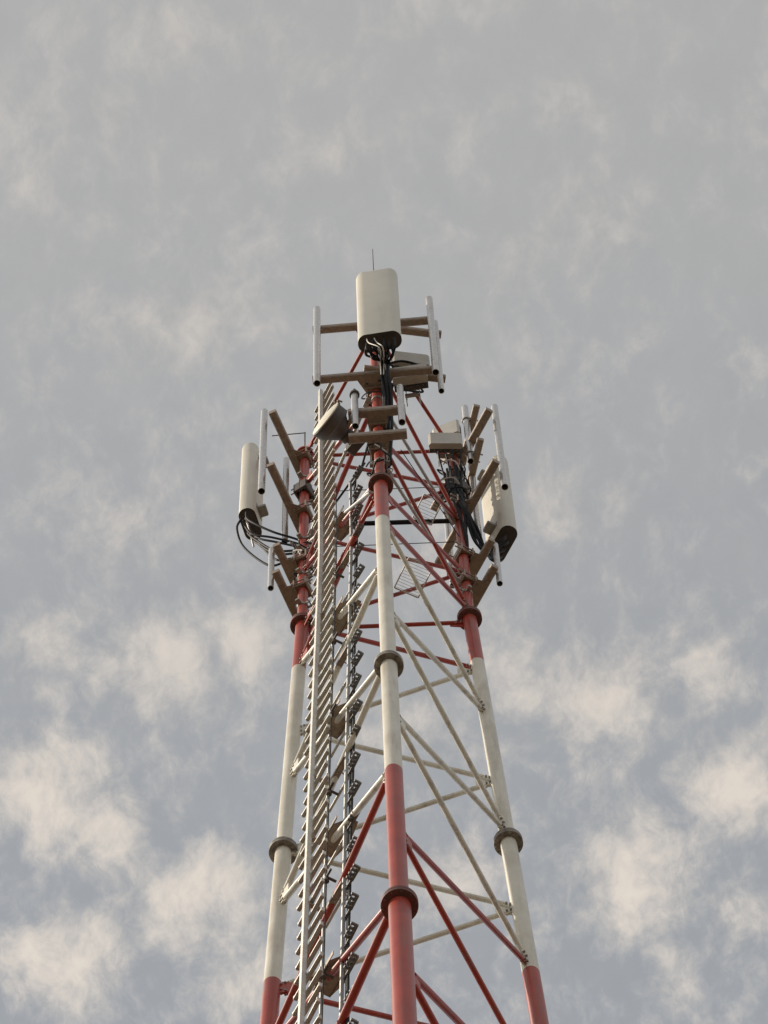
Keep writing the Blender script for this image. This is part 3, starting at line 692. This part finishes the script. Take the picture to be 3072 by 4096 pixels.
for i in range(2):
    bot = c - ax*(h+0.03) + FU*(-0.06 - 0.09*i) + oo*0.06
    cable([bot, bot - UPZ*0.18 + FU*0.03, bot - UPZ*0.42 + FU*(0.10 + 0.05*i), leg('F', 3.4) + V((0.10 - 0.04*i, -0.36, 0)), leg('F', 3.0) + V((0.09 - 0.03*i, -0.34, 0))], 0.0075, 'wcable', 'pair of pale cables curving out of the top antenna bottom', 'pale jumpers under the top antenna')
# loops between the bundle and the two radios
for i in range(3):
    a = cF + QU*(0.25 + 0.14*i) + QO*0.05 - UPZ*(0.28 if i < 2 else 1.1)
    cable([a, a - UPZ*0.14, a - UPZ*(0.22 + 0.04*i) - QU*(0.1 + 0.08*i) + QO*0.06, leg('F', 4.0 - 0.2*i) + V((0.16, -0.04, 0)), leg('F', 3.3) + V((0.12, -0.02, 0))], 0.013, 'cable', 'black cables looping from the two front radio units to the leg', 'black loops under the radio units')
cable([leg('F', 4.15) + QU*0.10 + QO*0.12, leg('F', 4.25) + QU*0.3 + QO*0.16, leg('F', 4.18) + QU*0.55 + QO*0.14, leg('F', 3.95) + QU*0.76 + QO*0.10], 0.016, 'cable', 'black cable arching across the lower radio unit', None)
# left antenna: loops from the bottom to the leg
c, ax, oo, h = AL[1:]
for i in range(6):
    s_ = (i-2.5)/5; bot = c - ax*(h+0.05) + LU*(s_*0.32) + oo*(0.03 if i % 2 else -0.03)
    tgt = leg('L', 2.9 - 0.09*i) + V((-0.02, 0.05, 0)); drop = 0.24 + 0.06*((i*2) % 5)
    mid_ = (bot + tgt)/2 + V((0.0, 0.0, -0.18 - 0.07*i))
    cable([bot, bot - UPZ*drop*0.6, bot - UPZ*drop + (tgt-bot)*0.15, mid_, tgt - UPZ*0.05, tgt - UPZ*0.5 + V((0.10, 0, 0))], 0.0145, 'cable', 'black cables sagging in loops from the left antenna to its leg', 'black jumpers of the left antenna', 0.015)
cable([c - ax*(h+0.05) - LU*0.12 + oo*0.06, c - ax*(h+0.45) - LU*0.14 + oo*0.10, c - ax*(h+0.85) - LU*0.02 + oo*0.05, leg('L', 2.45) + LO*0.45, leg('L', 2.3) + LO*0.22, leg('L', 2.15) + V((0, 0.06, 0))], 0.0145, 'cable', 'black cable in the lowest wide loop left of the left leg', None)
cable([c - ax*(h+0.02) - LU*0.10 + oo*0.02, c - ax*(h+0.22) - LU*0.02, c - ax*(h+0.5) + LU*0.12], 0.012, 'wcable', 'pale cable under the left antenna', None)
# right antenna and radios: thick bundle to the right leg
c, ax, oo, h = AR[1:]
for i in range(7):
    s_ = (i-3)/6; bot = c - ax*(h+0.05) + RU*(s_*0.30) + oo*(0.03 if i % 2 else -0.03)
    cable([bot, bot - UPZ*0.2 - RO*0.04, leg('R', 2.75 - 0.05*i) + RO*(0.30 + 0.02*(i % 3)) + RU*(-0.06*s_), leg('R', 3.0 - 0.07*i) + RO*0.12 - RU*(0.10 + 0.02*(i % 3)), leg('R', 3.4) - RU*(0.12 + 0.02*(i % 2)), leg('R', 4.2) + V((-0.07 + 0.02*i, -0.10, 0)), leg('R', 4.9) + V((-0.10 + 0.03*i, -0.13, 0))],
          0.016, 'cable', 'thick black cable bundle from the right antenna to its leg', 'black jumpers at the right leg', 0.02)
for i in range(4):
    a = V((RP.x, RP.y, 0)) + V((-0.38 + 0.09*i, -0.06, Z0+5.30))
    cable([a, a - UPZ*0.15, leg('R', 4.75) + V((-0.13 + 0.06*i, -0.10, 0)), leg('R', 4.2) + V((-0.10 + 0.06*i, -0.08, 0)), leg('R', 3.4) + V((-0.02 + 0.03*i, -0.10, 0)), leg('R', 2.6) + V((0.05, -0.10 + 0.03*i, 0)), leg('R', 1.9) + V((0.06, 0.02, 0))], 0.012, 'cable', 'black cables dropping from the right radios along the right leg', 'black drops below the right radios', 0.015)
# cross bundle between cable ladder and right leg, seen behind the front leg
for i in range(4):
    o_ = V((0, 0.02*(i % 2), 0.025*(i // 2)))
    a = leg('L', 3.38); b = leg('R', 3.30)
    cable([a + (b-a)*0.12 + o_, a + (b-a)*0.4 + o_ - UPZ*0.01, a + (b-a)*0.7 + o_, a + (b-a)*0.95 + o_], 0.016, 'cable', 'straight black cable bundle crossing level behind the front leg', 'black cross bundle')
# hoop clamps on the legs below the mounts
def hoop(k, z, which):
    c = leg(k, z); r = legr(z); t = MB(); t.lathe(c, UPZ, [(r, -0.028), (r+0.007, -0.028), (r+0.007, 0.028), (r, 0.028)], 24)
    o_ = -outward(k); s_ = o_.cross(UPZ)
    for q in (-0.03, 0.03): t.box(c + o_*(r+0.03) + s_*q, o_*0.03, s_*0.006, UPZ*0.028)
    t.tube(c + o_*(r+0.04) - s_*0.06, c + o_*(r+0.04) + s_*0.06, 0.008, n=6); t.box(c + s_*(r+0.03), s_*0.035, o_*0.025, UPZ*0.02); t.box(c - s_*(r+0.025) + o_*0.02, s_*0.03, o_*0.02, UPZ*0.026)
    w_ = {'F': 'front', 'L': 'left', 'R': 'right'}[k]
    tag(t.build('hoop_clamp', M['bolt']), '%s grey hoop clamp around the red part of the %s leg' % (which, w_), 'clamp', 'hoop clamps on the legs')
for z, w_ in ((5.0, 'topmost'), (2.75, 'second highest'), (2.35, 'middle'), (1.55, 'second lowest'), (0.55, 'lowest')): hoop('L', z, w_)
for z, w_ in ((4.55, 'upper'), (3.9, 'middle'), (0.75, 'lowest')): hoop('R', z, w_)
for z, w_ in ((3.05, 'upper'), (0.75, 'lower')): hoop('F', z, w_)
# heavy box clamps half way up the side legs
def box_clamp(k, z, label):
    c = leg(k, z); r = legr(z); o_ = outward(k); s_ = o_.cross(UPZ); t = thing('leg_clamp', label, 'clamp', c, 'box clamps on the side legs')
    for sg in (1, -1):
        m_ = MB(); m_.box(c + o_*(sg*(r+0.02)), s_*0.105, o_*0.012, UPZ*0.13, 0.006)
        for q in (-0.105, 0.105): m_.box(c + o_*(sg*(r*0.5+0.015)) + s_*q, s_*0.008, o_*(r*0.5+0.012), UPZ*0.126)
        m_.build('clamp_half', M['shroud'], t)
    for q in (-0.082, 0.082):
        for h in (-0.085, 0.085): MB().tube(c + s_*q + UPZ*h - o_*(r+0.08), c + s_*q + UPZ*h + o_*(r+0.08), 0.009, n=6).build('bolt', M['bolt'], t)
box_clamp('L', 4.55, 'dark box clamp on the left leg between the two antenna beams')
box_clamp('R', 4.40, 'dark box clamp on the right leg below the radio units')
# short loose tails and loops around the crowded joints
def tails(k, z0, z1, n, r0, label, side):
    for i in range(n):
        z = z0 + (z1-z0)*(i+0.5)/n; c = leg(k, z); a0 = random.uniform(0, 6.28); r = legr(z) + 0.02; pts = []
        for j in range(6):
            a = a0 + j*random.uniform(0.5, 0.9); rr = r + r0*random.uniform(0.1, 1.0)
            pts.append(c + V((math.cos(a)*rr, math.sin(a)*rr, 0)) + side*random.uniform(0, 0.08) + UPZ*(-0.09*j + random.uniform(-0.05, 0.05)))
        cable(pts, random.choice((0.008, 0.010, 0.012)), 'wcable' if i % 4 == 3 else 'cable', label, 'tails_' + label)
tails('R', 4.2, 5.4, 11, 0.13, 'tangle of thin cables around the right leg below the radios', V((-0.6, -0.4, 0)))
tails('F', 0.7, 1.1, 5, 0.09, 'small tangle of cable tails above the front leg flange', V((0, -0.3, 0)))
tails('F', 3.3, 3.9, 6, 0.12, 'tangle of cable tails below the top antenna at the front leg', V((0.5, -0.6, 0)))
tails('L', 1.9, 3.2, 8, 0.11, 'tangle of thin cables on the right side of the left leg', V((0.8, -0.2, 0)))
